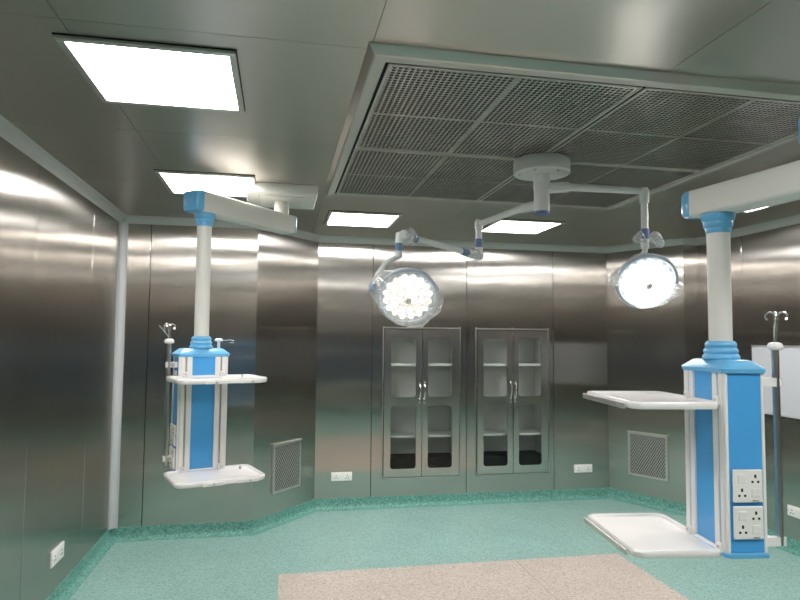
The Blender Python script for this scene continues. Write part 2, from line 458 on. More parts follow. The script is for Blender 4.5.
for i, (x0, x1) in enumerate(((UX0, UX1), (UX1, UX2))):
    for j, (y0, y1) in enumerate(((UY0, UY1), (UY1, UY2))):
        cx, cy = (x0 + x1) / 2, (y0 + y1) / 2; hx, hy = (x1 - x0) / 2 - .007, (y1 - y0) / 2 - .006
        mb = MB(); mb.box(-hx, hx, -hy, hy, -0.003, 0.003)
        o = mb.obj('perforated_panel', 'perf', None, 0); o.location = (cx, cy, ZU); place(o, unit)
        mb = MB(); w = .009
        for a, b, c, d in ((-hx, hx, -hy, -hy + w), (-hx, hx, hy - w, hy), (-hx, -hx + w, -hy + w, hy - w), (hx - w, hx, -hy + w, hy - w)):
            mb.box(a, b, c, d, -0.006, -0.003)
        f = mb.obj('panel_edge', 'unit_frame', None, 0); f.parent = o

# ---------------------------------------------------------------- built-in glazed cabinets
def ring_plate(mb, x0, x1, z0, z1, hx0, hx1, hz0, hz1, r, yf, yb, m=0):
    k = 5
    def lp_(a0, a1, b0, b1, rr, y):
        return [(p[0], y, p[1]) for p in rrect(a1 - a0, b1 - b0, rr, k, (a0 + a1) / 2, (b0 + b1) / 2)]
    mb.rings([lp_(x0, x1, z0, z1, .0012, yb), lp_(x0, x1, z0, z1, .0012, yf), lp_(hx0, hx1, hz0, hz1, r, yf), lp_(hx0, hx1, hz0, hz1, r, yb)], m, cap0=False, cap1=False)
def cabinet(x0, label):
    x1 = x0 + .80; z0, z1 = CZ; xm = (x0 + x1) / 2
    t = thing('instrument_cabinet', label, 'cabinet', (xm, YB, z0), 'glazed steel cabinets built into the rear wall')
    D = 0.34; y = YB
    mb = MB()
    # carcass: five thin sheets, open to the room
    mb.box(x0, x1, y + D, y + D + .01, z0, z1); mb.box(x0, x0 + .01, y + .004, y + D, z0, z1); mb.box(x1 - .01, x1, y + .004, y + D, z0, z1)
    mb.box(x0 + .01, x1 - .01, y + .004, y + D, z0, z0 + .01); mb.box(x0 + .01, x1 - .01, y + .004, y + D, z1 - .01, z1)
    mb.box(xm - .012, xm + .012, y + .004, y + .03, z0, z1)
    part('carcass', mb, 'inner_steel', t, 0)
    mb = MB()
    ring_plate(mb, x0 - .011, x1 + .011, z0 - .011, z1 + .012, x0 - .003, x1 + .003, z0 - .003, z1 + .003, .002, y - .014, y + .004)
    ring_plate(mb, x0 - .003, x1 + .003, z0 - .003, z1 + .003, x0 + .014, x1 - .014, z0 + .014, z1 - .014, .002, y - .003, y + .004, 1)
    mb.box(x0 - .014, x1 + .014, y - .018, y - .004, z1 + .008, z1 + .018, bev=.002)
    for hx in (x0 - .004, xm, x1 + .004):
        mb.cyl((hx, y - .014, z1 + .006), (hx, y - .014, z1 + .026), .008)
    for hx in (x0 - .004, x1 + .004):
        mb.cyl((hx, y - .014, z0 - .01), (hx, y - .014, z0 + .02), .006)
    part('frame', mb, ['tube', 'dark'], t)
    for zz, dd in ((1.425, .30), (1.052, .30), (0.690, .30)):
        mb = MB(); mb.box(x0 + .012, x1 - .012, y + .035, y + dd, zz - .011, zz + .011, bev=.002)
        part('shelf', mb, 'shelf', t)
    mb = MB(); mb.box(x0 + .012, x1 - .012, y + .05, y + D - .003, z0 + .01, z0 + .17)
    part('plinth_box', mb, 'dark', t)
    for s, (a, b) in ((-1, (x0 + .005, xm - .003)), (1, (xm + .003, x1 - .005))):
        wa, wb = ((a + .068, b - .060) if s < 0 else (a + .060, b - .076))
        mb = MB(); zs = 1.052
        ring_plate(mb, a, b, zs, z1 - .006, wa, wb, 1.097, 1.703, .030, y - .022, y - .002)
        ring_plate(mb, a, b, z0 + .004, zs, wa, wb, 0.377, 1.008, .030, y - .022, y - .002)
        d = part('door', mb, 'door_steel', t, 30)
        for q0, q1 in ((1.09, 1.71), (0.37, 1.015)):
            mb = MB(); mb.box(wa - .008, wb + .008, y - .012, y - .008, q0, q1)
            part('glass_pane', mb, 'glass', d, 0)
        # arched bar handle
        hx = (b - .022) if s < 0 else (a + .022)
        pts = []
        for k in range(11):
            f = k / 10; pts.append((hx, y - .022 - .030 * math.sin(PI * f) ** .5 if 0 < k < 10 else y - .020, 1.085 + .155 * f))
        mb = MB(); mb.tube(pts, .0065, 10)
        for zz in (1.085, 1.24): mb.lathe((hx, y - .0205, zz), [(.012, 0), (.012, .004), (.006, .006)], (0, -1, 0), 16)
        part('handle', mb, 'chrome', d)
        mb = MB(); mb.lathe((hx, y - .0205, 1.045), [(.010, 0), (.010, .006), (.004, .007), (.004, .012)], (0, -1, 0), 16)
        part('lock', mb, 'chrome', d)
        wx = wb - .012
        for zz in (1.675, .985):
            mb = MB(); mb.box(wx - .006, wx + .006, y - .026, y - .020, zz - .018, zz + .012, bev=.002)
            part('glass_clip', mb, 'tube', d)
    return t
cabinet(CAB[0][0], 'left of the two glazed steel cabinets in rear wall, below the left surgical lamp head')
cabinet(CAB[1][0], 'right of the two glazed steel cabinets in rear wall, nearer the right corner')

# ---------------------------------------------------------------- return air grilles
def grille(A, B, s0, s1, z0, z1, label):
    A, B = Vector((*A, 0)), Vector((*B, 0)); u = (B - A).normalized(); n = Vector((u.y, -u.x, 0))
    c = A + u * (s0 + s1) / 2; c.z = (z0 + z1) / 2
    rz = math.atan2(u.y, u.x)
    t = thing('vent_grille', label, 'vent', c, 'mesh return-air grilles', rz)
    w, h = (s1 - s0) / 2, (z1 - z0) / 2
    mb = MB(); ring_plate(mb, -w, w, -h, h, -w + .018, w - .018, -h + .018, h - .018, .003, -.018, -.001)
    mb.box(-w - .003, w + .003, -.026, -.010, h - .006, h + .010, bev=.002)
    mb.obj('frame', 'frame_steel', t)
    mb = MB(); mb.box(-w + .018, w - .018, -.010, -.003, -h + .018, h - .018)
    mb.obj('mesh_panel', 'grille', t, 0)
    for sx in (-1, 1):
        mb = MB(); mb.lathe((sx * (w - .012), -.016, h - .03), [(.006, 0), (.005, .003)], (0, -1, 0), 12)
        mb.obj('screw', 'chrome', t)
    return t
grille(poly[2], poly[3], .245, .634, .283, .722, 'steel mesh grille low on the left corner wall, right of the left pendant')
grille(poly[4], poly[5], .243, .668, .290, .735, 'steel mesh grille low on the right corner wall, beside the right pendant')

# ---------------------------------------------------------------- wall sockets (double, British pattern)
def pins(mb, cx, cz, s, y, m=1):
    mb.box(cx - .0032 * s, cx + .0032 * s, y - .0008, y + .001, cz + .006 * s, cz + .017 * s, m=m)
    for sx in (-1, 1): mb.box(cx + sx * .011 * s - .0042 * s, cx + sx * .011 * s + .0042 * s, y - .0008, y + .001, cz - .013 * s, cz - .006 * s, m=m)
def wall_socket(A, B, s, z, label, w=.208, h=.084):
    A, B = Vector((*A, 0)), Vector((*B, 0)); u = (B - A).normalized()
    c = A + u * s; c.z = z
    t = thing('double_socket', label, 'wall socket', c, 'white double sockets low on the steel walls', math.atan2(u.y, u.x))
    mb = MB(); mb.box(-w / 2, w / 2, -.012, 0, -h / 2, h / 2, bev=.003, seg=2)
    for sx in (-1, 1):
        pins(mb, sx * w * .27, -.004, 1.15, -.012)
        mb.lathe((sx * w * .46, -.012, 0), [(.003, 0), (.003, .001)], (0, -1, 0), 10, 1)
    mb.obj('plate', ['plastic', 'dark'], t)
    for sx in (-1, 1):
        mb = MB(); mb.box(sx * .014 - .009, sx * .014 + .009, -.0155, -.011, -.002, .026, bev=.0015)
        mb.obj('rocker_switch', 'white', t)
    return t
wall_socket(poly[3], poly[4], .644 - XD, .318, 'white double socket on rear wall between left grille and left cabinet')
wall_socket(poly[3], poly[4], 3.248 - XD, .318, 'white double socket on rear wall right of the right cabinet')
wall_socket(poly[0], poly[1], 4.358 - YF, .318, 'white socket plate low on the left side wall', w=.225, h=.098)
wall_socket(poly[6], poly[7], YQ - 4.395, .325, 'white double socket on right side wall behind the pole of right pendant')

# ---------------------------------------------------------------- white board on right wall
t = thing('wall_board', 'white wall board with thin dark frame on right side wall', 'board', (XR, 4.32, 1.08))
y0, y1, z0, z1 = 3.78, 4.835, 1.085, 1.665
mb = MB(); mb.box(XR - .022, XR - .001, y0, y1, z0, z1)
part('face_panel', mb, 'board', t, 0)
mb = MB()
for a, b, c, d in ((y0 - .008, y1 + .008, z0 - .018, z0 - .004), (y0 - .008, y1 + .008, z1 + .004, z1 + .012), (y0 - .008, y0, z0 - .006, z1 + .004), (y1, y1 + .008, z0 - .006, z1 + .004)):
    mb.box(XR - .030, XR - .001, a, b, c, d, bev=.001)
part('frame', mb, 'dark', t)
mb = MB()
for c, d in ((z0 - .004, z0 + .003), (z1 - .003, z1 + .004)): mb.box(XR - .031, XR - .001, y0, y1, c, d)
part('edge_strip', mb, 'frame_steel', t)

# ---------------------------------------------------------------- medical pendants
PW, PD, PT, PB = 0.284, 0.153, 1.583, 0.920
def collar(mb, c, z0, z1, r0, r1, steps=3, m=0):
    prof = [(r0 * .6, 0)]; hh = (z1 - z0) / steps
    for k in range(steps):
        ra = r0 + (r1 - r0) * k / steps; rb = r0 + (r1 - r0) * (k + .75) / steps
        z = k * hh
        prof += [(ra * .97, z + .001), (ra, z + hh * .15), (ra * .995, z + hh * .55), (rb * .96, z + hh * .85), (rb * .93, z + hh * .98)]
    prof.append((min(r0, r1) * .5, z1 - z0))
    mb.lathe((c[0], c[1], z0), prof, (0, 0, 1), 32, m)
def arm_box(mb, P, Q, back, front, w, z0, z1, m=0):
    """rounded rectangular beam with its long axis from P to Q, running past both"""
    P, Q = Vector((*P, 0)), Vector((*Q, 0)); u = (Q - P).normalized(); n = Vector((-u.y, u.x, 0)); zc = (z0 + z1) / 2
    a, b = P - u * back, Q + u * front
    sec = rrect(w, z1 - z0, .014, 3)
    mb.rings([[e + n * x + Vector((0, 0, zc + y)) for x, y in sec] for e in (a, b)], m)
    return u, n, a, b, zc
def arm_cap(mb, e, u, n, zc, w, h, length, drop=0.0):
    sec = rrect(w, h, .018, 3); rg = []
    for d, k, kz in ((-.002, 1.02, 1.02), (.004, 1.03, 1.03), (length * .55, .98, .99), (length * .92, .86, .90), (length, .78, .82)):
        rg.append([e + u * d + n * (x * k) + Vector((0, 0, zc + y * kz)) for x, y in sec])
    mb.rings(rg)
def pin_plate(parent, T, side, uc, zc, w=.112, h=.118):
    """square twin socket on the side face; local frame T: x=u, y=depth behind the front, z up"""
    # side face plane x = side*PW/2, running along local y
    x0 = side * PW / 2
    def bx(mb, y0, y1, z0, z1, t0, t1, m=0, bev=0):
        a, b = sorted((x0 + side * t0, x0 + side * t1)); mb.box(a, b, y0, y1, z0, z1, bev=bev, m=m)
    mb = MB(T); bx(mb, uc - w / 2, uc + w / 2, zc - h / 2, zc + h / 2, -.001, .010, bev=.003)
    # two three-pin sockets on the diagonal
    sgn = 1 if side > 0 else -1
    for ty, tz in ((sgn * w * .24, h * .20), (-sgn * w * .22, -h * .22)):
        cy, cz = uc + ty, zc + tz
        bx(mb, cy - .004, cy + .004, cz + .006, cz + .018, .0095, .0105, 1)
        for q in (-1, 1): bx(mb, cy + q * .011 - .0042, cy + q * .011 + .0042, cz - .012, cz - .004, .0095, .0105, 1)
    o = part('socket_plate', mb, ['plastic', 'dark'], parent)
    for ty, tz in ((-sgn * w * .22, h * .22), (sgn * w * .24, -h * .20)):
        mb = MB(T); bx(mb, uc + ty - .016, uc + ty + .016, zc + tz - .016, zc + tz + .016, .008, .0125, bev=.002)
        part('rocker_switch', mb, 'white', o)
    mb = MB(T); bx(mb, uc + sgn * w * .24 - .012, uc + sgn * w * .24 + .012, zc - h * .46, zc - h * .42, .009, .0108)
    part('rating_mark', mb, 'tube', o)
def tray_part(parent, T, sh, zt, rail):
    """T: x=u, y=behind front face (so the tray lies at negative y)"""
    w, d, o = .494, .351, -.012
    cx, cy = sh, -(o + d / 2)
    def rg(ins, z, r=.045): return [(x, y, z) for x, y in rrect(w - 2 * ins, d - 2 * ins, r - ins * .5, 6, cx, cy)]
    mb = MB(T)
    mb.rings([rg(.020, zt - .030), rg(.006, zt - .028), rg(.001, zt - .020), rg(0, zt - .006), rg(.004, zt), rg(.013, zt), rg(.020, zt - .010), rg(.035, zt - .011)])
    tr = part('tray', mb, 'tray', parent, 40)
    mb = MB(T); y = -(o + d)
    if rail:      # steel accessory rail on stand-offs along the outer edge
        mb.box(cx - w * .44, cx + w * .40, y - .016, y - .008, zt - .030, zt - .008, bev=.002)
        for k in (-.30, .28): mb.cyl((cx + k * w, y - .018, zt - .018), (cx + k * w, y + .004, zt - .018), .007)
        part('rail', mb, 'frame_steel', tr)
    else:
        for a, b in ((-.22, .02), (.16, .40)):
            mb.box(cx + a * w, cx + b * w, y - .008, y + .002, zt - .029, zt - .010, bev=.002)
        mb.box(cx - .22 * w, cx + .40 * w, y - .005, y + .002, zt - .026, zt - .014)
        part('rail', mb, 'white', tr)
        for k in (-.10, .30):
            mb = MB(T); mb.cyl((cx + k * w, y - .012, zt - .019), (cx + k * w, y, zt - .019), .006); part('screw', mb, 'tube', tr)
        mb = MB(T); mb.cyl((cx + w * .36, cy + .10, zt - .012), (cx + w * .36, cy + .10, zt + .004), .007)
        part('screw', mb, 'tube', tr)
    for k in (-1, 1):
        mb = MB(T); ux = k * PW * .37
        mb.box(ux - .014, ux + .014, -.016, .001, zt - .015, zt + .022, bev=.004)
        mb.cyl((ux, -.020, zt + .008), (ux, -.014, zt + .008), .004, m=1)
        part('bracket', mb, ['white', 'tube'], tr)
def iv_pole(parent, T, x, y, br_to, zb, zt, zbr, rod, hooks):
    """x,y local place of the pole; br_to = local point on the box that the brackets reach"""
    mb = MB(T); mb.cyl((x, y, zb), (x, y, zt), .0125)
    p = part('iv_pole', mb, 'tube', parent)
    for z in zbr:
        mb = MB(T); bx_, by_ = br_to
        dx, dy = x - bx_, y - by_; L = math.hypot(dx, dy); n = Vector((-dy / L, dx / L)) * .011
        a = Vector((bx_ - dx * .05, by_ - dy * .05)); b = Vector((x + dx / L * .016, y + dy / L * .016))
        q = [a + n, a - n, b - n, b + n]
        mb.rings([[(v.x, v.y, z - .016) for v in q], [(v.x, v.y, z + .016) for v in q]])
        part('clamp', mb, 'white', p)
        mb = MB(T); m_ = (a + b) / 2
        side = -1 if True else 1
        mb.lathe((m_.x, m_.y + 0, z), [(.004, -.035), (.012, -.034), (.012, -.022), (.004, -.02), (.004, 0)], (n.x, n.y, 0) if n.y > 0 else (-n.x, -n.y, 0), 14)
        part('clamp_knob', mb, 'tube', p)
    mb = MB(T); mb.lathe((x, y, zt - .004), [(.014, 0), (.026, .004), (.028, .014), (.022, .026), (.010, .030)], n=20)
    part('lock_nut', mb, 'white', p)
    mb = MB(T)
    for o_ in rod: mb.cyl((x, y, zt + .02), (x + o_[0], y + o_[1], o_[2]), .0055)
    part('telescopic_rod', mb, 'chrome', p)
    for hx, hy, hz, dirx, diry, r in hooks:
        mb = MB(T); pts = [(x + hx, y + hy, hz - .03)]
        for k in range(13):
            a = k / 12 * PI * 1.3
            pts.append((x + hx + dirx * (r - r * math.cos(a)), y + hy + diry * (r - r * math.cos(a)), hz + r * math.sin(a)))
        mb.tube(pts, .0032, 8); part('hook', mb, 'chrome', p)

def pendant(tagname, label, ox, oy, rot, side, root_loc, arm, sh, zarm, rail, sockets, slot):
    """head box: front-face centre (ox,oy), turned by rot; side = face that carries the sockets"""
    t = thing('medical_pendant', label, 'medical pendant', root_loc)
    u = Vector((math.cos(rot), math.sin(rot), 0)); n = Vector((math.sin(rot), -math.cos(rot), 0))
    T = frame_T((ox, oy, 0), u, n)
    cx, cy = (T @ Vector((0, PD / 2, 0)))[:2]
    w2 = PW / 2
    mb = MB(T); mb.box(-w2 + .004, w2 - .004, .004, PD - .004, PB + .01, PT, bev=.002)
    body = part('body', mb, 'blue', t)
    # white corner extrusions
    for sx in (-1, 1):
        for yy in (0, PD):
            a, b = sorted((sx * w2, sx * (w2 - .012))); c, d = sorted((yy, yy + (.012 if yy == 0 else -.012)))
            mb = MB(T); mb.box(a, b, c, d, PB + .008, PT, bev=.002)
            part('corner_strip', mb, 'white', body)
    # slotted rails on the front
    for sx in (-1, 1):
        mb = MB(T)
        e0, e1 = sx * (w2 - .0125), sx * (w2 - .036); f0, f1 = sx * (w2 - .046), sx * (w2 - .076)
        for a, b in ((e0, e1), (f0, f1)):
            a, b = sorted((a, b)); mb.box(a, b, -.004, .006, PB + .008, PT, bev=.0015)
        a, b = sorted((e1, f0)); mb.box(a, b, .001, .006, PB + .008, PT, m=1)
        part('rail', mb, ['white', slot], body)
    # roof and base
    def rg(ins, z, r=.02): return [(x, y, z) for x, y in rrect(PW - 2 * ins, PD - 2 * ins, r, 4, 0, PD / 2)]
    mb = MB(T)
    mb.rings([rg(.0, PT - .004), rg(-.009, PT), rg(-.011, PT + .014), rg(-.006, PT + .020), rg(.022, PT + .044, .018), rg(.034, PT + .047, .018)])
    part('roof', mb, 'blue_light', t, 25)
    mb = MB(T); mb.rings([rg(.002, PB - .010), rg(-.008, PB - .007), rg(-.009, PB + .006), rg(-.004, PB + .010)])
    part('base_plate', mb, 'blue_light', t)
    mb = MB(); collar(mb, (cx, cy), PT + .045, PT + .118, .068, .052)
    part('lower_collar', mb, 'blue_light', t, 50)
    za, zb = zarm
    mb = MB(); mb.cyl((cx, cy, PT + .10), (cx, cy, za - .05), .0425, n=36)
    part('column', mb, 'arm_white', t)
    mb = MB()
    mb.lathe((cx, cy, za - .078), [(.03, 0), (.045, .001), (.047, .010), (.046, .020), (.052, .024), (.054, .042), (.053, .046), (.060, .052), (.063, .072), (.062, .079), (.03, .080)], n=32)
    part('upper_collar', mb, 'blue_light', t, 50)
    for zc in sockets: pin_plate(t, T, side, PD / 2, zc)
    for i, zt in enumerate((1.474, 0.936)): tray_part(t, T, sh, zt, rail)
    return t, T, (cx, cy)

def beam(t, P, Q, back, front, w, z0, z1, caps=(True, True), capl=(.045, .03)):
    mb = MB(); u, n, a, b, zc = arm_box(mb, P, Q, back, front, w, z0, z1)
    arm = part('support_arm', mb, 'arm_white', t)
    mb = MB(); arm_cap(mb, a, -u, n, zc, w, z1 - z0, capl[0]); part('end_cap', mb, 'blue_light', arm)
    mb = MB(); arm_cap(mb, b, u, n, zc, w, z1 - z0, capl[1]); part('end_cap', mb, 'blue_light', arm)
    return arm

# left pendant
ML = (0.0, 4.44)
t, T, c = pendant('l', 'blue and white ceiling pendant at left, smaller in view, with two white trays', -0.427, 3.812, 0.357, -1, (ML[0], ML[1], H), None, .033, (2.438, 2.563), False, (1.130, 0.998), 'tube')
beam(t, c, ML, .075, .075, .135, 2.438, 2.563)
mb = MB(); mb.cyl((*ML, 2.55), (*ML, 2.68), .052, n=32); part('mount_neck', mb, 'arm_white', t)
mb = MB()
mb.rings([[(ML[0] + x, ML[1] + y, z) for x, y in rrect(.48 - k, .52 - k, .012, 3)] for k, z in ((.0, H - .001), (0, 2.672), (.01, 2.664))])
mb.box(ML[0] - .15, ML[0] + .15, ML[1] - .15, ML[1] + .15, 2.655, 2.666, bev=.003)
part('ceiling_plate', mb, 'arm_white', t)
iv_pole(t, T, -PW / 2 - .045, .055, (-PW / 2, .055), 0.955, 1.66, (1.535, 1.00), [(0, 0, 1.76)],
        [(0, 0, 1.755, 1, .2, .016), (0, 0, 1.755, -1, -.2, .016), (-.01, 0, 1.745, -.6, .8, .014)])
mb = MB(T); mb.tube([(-PW / 2 - .045, .055, 1.69), (-PW / 2 - .09, .05, 1.745), (-PW / 2 - .105, .05, 1.76)], .004, 8)
part('spare_hook', mb, 'chrome', t)
# small white knob with a wire hook on the right of the roof
mb = MB(T); px, py = PW / 2 - .035, .09
mb.cyl((px, py, PT + .02), (px, py, PT + .09), .009); mb.lathe((px, py, PT + .085), [(.010, 0), (.022, .003), (.024, .014), (.012, .022)], n=18)
part('roof_knob', mb, 'white', t)
mb = MB(T); mb.tube([(px, py, PT + .098), (px + .04, py, PT + .094), (px + .07, py, PT + .098), (px + .09, py - .01, PT + .09), (px + .085, py - .02, PT + .08), (px + .06, py - .02, PT + .083)], .003, 8)
part('wire_hook', mb, 'chrome', t)
mb = MB(T); mb.box(-PW / 2 - .008, -PW / 2 + .001, .045, .105, 1.43, 1.50, bev=.002)
part('gas_outlet', mb, 'white', t)

# right pendant
MR = (2.62, 1.38); P1 = (1.800, 1.610)
t, T, c = pendant('r', 'blue and white ceiling pendant at right, largest, with two tilted white trays', 1.636, 2.184, -1.685, 1, (MR[0], MR[1], H), None, -.125, (2.205, 2.315), True, (1.172, 1.040), 'blue')
beam(t, c, P1, .085, .09, .13, 2.205, 2.315, capl=(.05, .03))
mb = MB(); mb.cyl((*P1, 2.31), (*P1, 2.34), .05, n=32); part('elbow_joint', mb, 'blue_light', t)
beam(t, P1, MR, .132, .09, .14, 2.335, 2.435, capl=(.04, .03))
mb = MB(); mb.cyl((*MR, 2.44), (*MR, 2.68), .055, n=32); part('mount_neck', mb, 'arm_white', t)
mb = MB(); mb.rings([[(MR[0] + x, MR[1] + y, z) for x, y in rrect(.48 - k, .52 - k, .012, 3)] for k, z in ((.0, H - .001), (0, 2.672), (.01, 2.664))])
part('ceiling_plate', mb, 'arm_white', t)
iv_pole(t, T, PW / 2 - .02, PD + .062, (PW / 2 - .02, PD), 0.95, 1.672, (1.548, 0.965), [(.018, .0, 1.80), (-.012, .012, 1.80)],
        [(.018, 0, 1.795, .3, 1, .016), (-.012, .012, 1.795, -.3, -1, .016), (0, 0, 1.795, .9, -.4, .015)])

# ---------------------------------------------------------------- surgical lamp
HX, HY = 1.411, 3.19
lamp = thing('surgical_lamp', 'double-headed white surgical lamp hanging from the round ceiling mount', 'surgical lamp', (HX, HY, H))
mb = MB(); mb.lathe((HX, HY, 2.612), [(.10, 0), (.150, .001), (.154, .006), (.154, .072), (.150, .078), (.10, .079)], n=48)
mb.cyl((HX, HY, 2.68), (HX, HY, H), .14)
mnt = part('ceiling_mount', mb, 'lamp_white', lamp)
for k in range(3):
    a = 2.9 + k * 1.1; mb = MB(); mb.cyl((HX + .12 * math.cos(a), HY + .12 * math.sin(a), 2.606), (HX + .12 * math.cos(a), HY + .12 * math.sin(a), 2.613), .007); part('screw', mb, 'tube', mnt)
mb = MB(); mb.lathe((HX, HY, 2.405), [(.041, 0), (.0425, .004), (.0425, .125), (.0445, .128), (.0445, .21)], n=32)
hub = part('hub', mb, 'lamp_white', lamp)
mb = MB(); mb.lathe((HX, HY, 2.388), [(.036, 0), (.040, .004), (.0405, .020)], n=32); part('hub_band', mb, 'band', hub)
def V(*a): return Vector(a)
def arm_tube(name, pts, r, mat='lamp_white', parent=lamp): 
    mb = MB(); mb.tube(pts, r, 18); return part(name, mb, mat, parent)
# right arm and drop
RE = V(1.893, 2.965, 2.485); a0 = V(HX, HY, 2.535); d = (V(RE.x, RE.y, 0) - V(HX, HY, 0)).normalized()
mb = MB(); mb.tube([a0, a0 + d * .045, a0 + d * .13, a0 + d * .15], [.030, .030, .030, .024], 20)
s_ = a0 + d * .14; mb.tube([s_, RE + V(0, 0, .008)], [.0215, .0175], 18)
ra = part('swivel_arm', mb, 'lamp_white', lamp)
mb = MB(); mb.lathe((RE.x, RE.y, 2.475 - .29), [(.019, 0), (.021, .02), (.021, .10), (.0175, .11), (.0175, .24), (.024, .245), (.025, .31), (.020, .325), (.010, .328)], n=24)
rd = part('drop_tube', mb, 'lamp_white', lamp)
mb = MB(); mb.cyl((RE.x, RE.y, 2.235), (RE.x, RE.y, 2.290), .0222, n=24); part('drop_band', mb, 'band', rd)
# left arm and drop
LE = V(1.190, 3.620, 2.402); b0 = V(HX, HY, 2.445); d2 = (V(LE.x, LE.y, 0) - V(HX, HY, 0)).normalized()
mb = MB(); mb.tube([b0, b0 + d2 * .13, b0 + d2 * .15], [.029, .027, .022], 20)
mb.tube([b0 + d2 * .14, LE], [.021, .018], 18); part('swivel_arm', mb, 'lamp_white', lamp)
mb = MB(); mb.lathe((LE.x, LE.y, 2.215), [(.018, 0), (.0235, .006), (.0235, .09), (.0195, .095), (.0195, .15), (.0245, .155), (.0245, .20), (.018, .215), (.008, .218)], n=24)
ld = part('drop_tube', mb, 'lamp_white', lamp)
mb = MB(); mb.cyl((LE.x, LE.y, 2.258), (LE.x, LE.y, 2.310), .0245, n=24); part('drop_band', mb, 'band', ld)
# spring arm
J = V(0.655, 3.310, 2.262); K = V(LE.x, LE.y, 2.205); sd = (K - J).normalized()
mb = MB(); mb.lathe(K - V(0, .026, 0), [(.020, 0), (.027, .004), (.027, .048), (.020, .052)], (0, 1, 0), 24)
mb.tube([K - sd * .02, K - sd * .10], [.026, .024], 18)
mb.tube([K - sd * .09, J + sd * .07], [.018, .018], 18)
mb.tube([J + sd * .09, J], [.021, .023], 18)
mb.lathe(J - V(0, .026, 0), [(.020, 0), (.026, .004), (.026, .048), (.020, .052)], (0, 1, 0), 24)
sa = part('spring_arm', mb, 'lamp_white', lamp)
mb = MB(); mb.tube([K - sd * .10, K - sd * .155], .0225, 18); part('arm_band', mb, 'band', sa)
mb = MB(); mb.tube([J + sd * .10, J + sd * .065], .0225, 18); part('arm_band', mb, 'band', sa)
mb = MB(); mb.lathe((J.x - .022, J.y, J.z - .125), [(.014, 0), (.0195, .004), (.0195, .13), (.014, .14)], n=22)
yd = part('drop_tube', mb, 'lamp_white', lamp)
mb = MB(); mb.cyl((J.x - .022, J.y, J.z - .088), (J.x - .022, J.y, J.z - .045), .0208, n=22); part('drop_band', mb, 'band', yd)

def head(center, normal, R, side_vec, bright, yoke_from, yoke_pts, label):
    c = Vector(center); n = Vector(normal).normalized()
    u = Vector(side_vec); u = (u - n * u.dot(n)).normalized(); v = n.cross(u)
    T = Matrix.Identity(4)
    for i in range(3): T[i][0] = u[i]; T[i][1] = v[i]; T[i][2] = n[i]; T[i][3] = c[i]
    mb = MB(T)
    mb.lathe((0, 0, 0), [(.05, -.085), (.10, -.080), (R * .72, -.058), (R * .95, -.022), (R, 0), (R * 1.005, .010), (R * .985, .018), (R * .90, .018), (R * .86, .008)], n=48)
    h = part('lamp_head', mb, 'shell', lamp)
    h['label'] = label
    mb = MB(T); mb.lathe((0, 0, 0), [(R * .86, .006), (R * .6, .0105), (.02, .013)], n=48)
    part('lens_plate', mb, 'lit_face_bright' if bright else 'lit_face', h, 60)
    k = 0
    for ring, cnt in ((0, 1), (.24, 6), (.48, 11), (.72, 16)):
        for i in range(cnt):
            a = 2 * PI * i / cnt + ring * 2; x, y = R * ring * math.cos(a), R * ring * math.sin(a)
            amber = (k * 7) % 5 == 0; k += 1
            mb = MB(T); mb.lathe((x, y, .012), [(.0125, 0), (.0115, .005), (.006, .007)], n=14)
            part('led_lens', mb, 'led_bright' if bright else ('led_amber' if amber else 'led'), h)
    # handle in the middle of the dish
    mb = MB(T); mb.lathe((0, 0, .012), [(.016, 0), (.015, .03), (.018, .05), (.010, .056)], n=18)
    part('grip', mb, 'white', h)
    mb = MB(); mb.tube(yoke_pts, .0135, 14); part('yoke', mb, 'lamp_white', h)
    mb = MB(); e = Vector(yoke_pts[-1]); mb.lathe(e, [(.022, -.02), (.024, -.016), (.024, .016), (.020, .02)], u, 18)
    part('pivot', mb, 'band', h)
    return h
M['shell'] = simple('blue grey lamp shell', (0.42, 0.48, 0.54), rough=0.35)
cL = V(0.672, 3.255, 1.925); nL = V(-.12, -.84, -.50)
eL = V(J.x - .022, J.y, J.z - .12)
yL = [eL, eL + V(-.02, 0, -.006), V(.560, 3.30, 2.105), V(.520, 3.29, 2.05), V(.495, 3.28, 2.00), V(.484, 3.265, 1.965)]
hl = head(cL, nL, .167, (1, 0, 0), False, None, yL, 'dimmer lamp head with separate LED dots visible, at left')
cR = V(1.885, 2.945, 2.010); nR = V(-.25, -.80, -.52)
eR = V(RE.x, RE.y, 2.19)
yR = [eR, eR + V(0, .0, -.02), eR + V(.0, .03, -.045), eR + V(-.0, .045, -.09)]
hr = head(cR, nR, .158, (1, 0, -.15), True, None, yR, 'brightly glaring lamp head, at right')

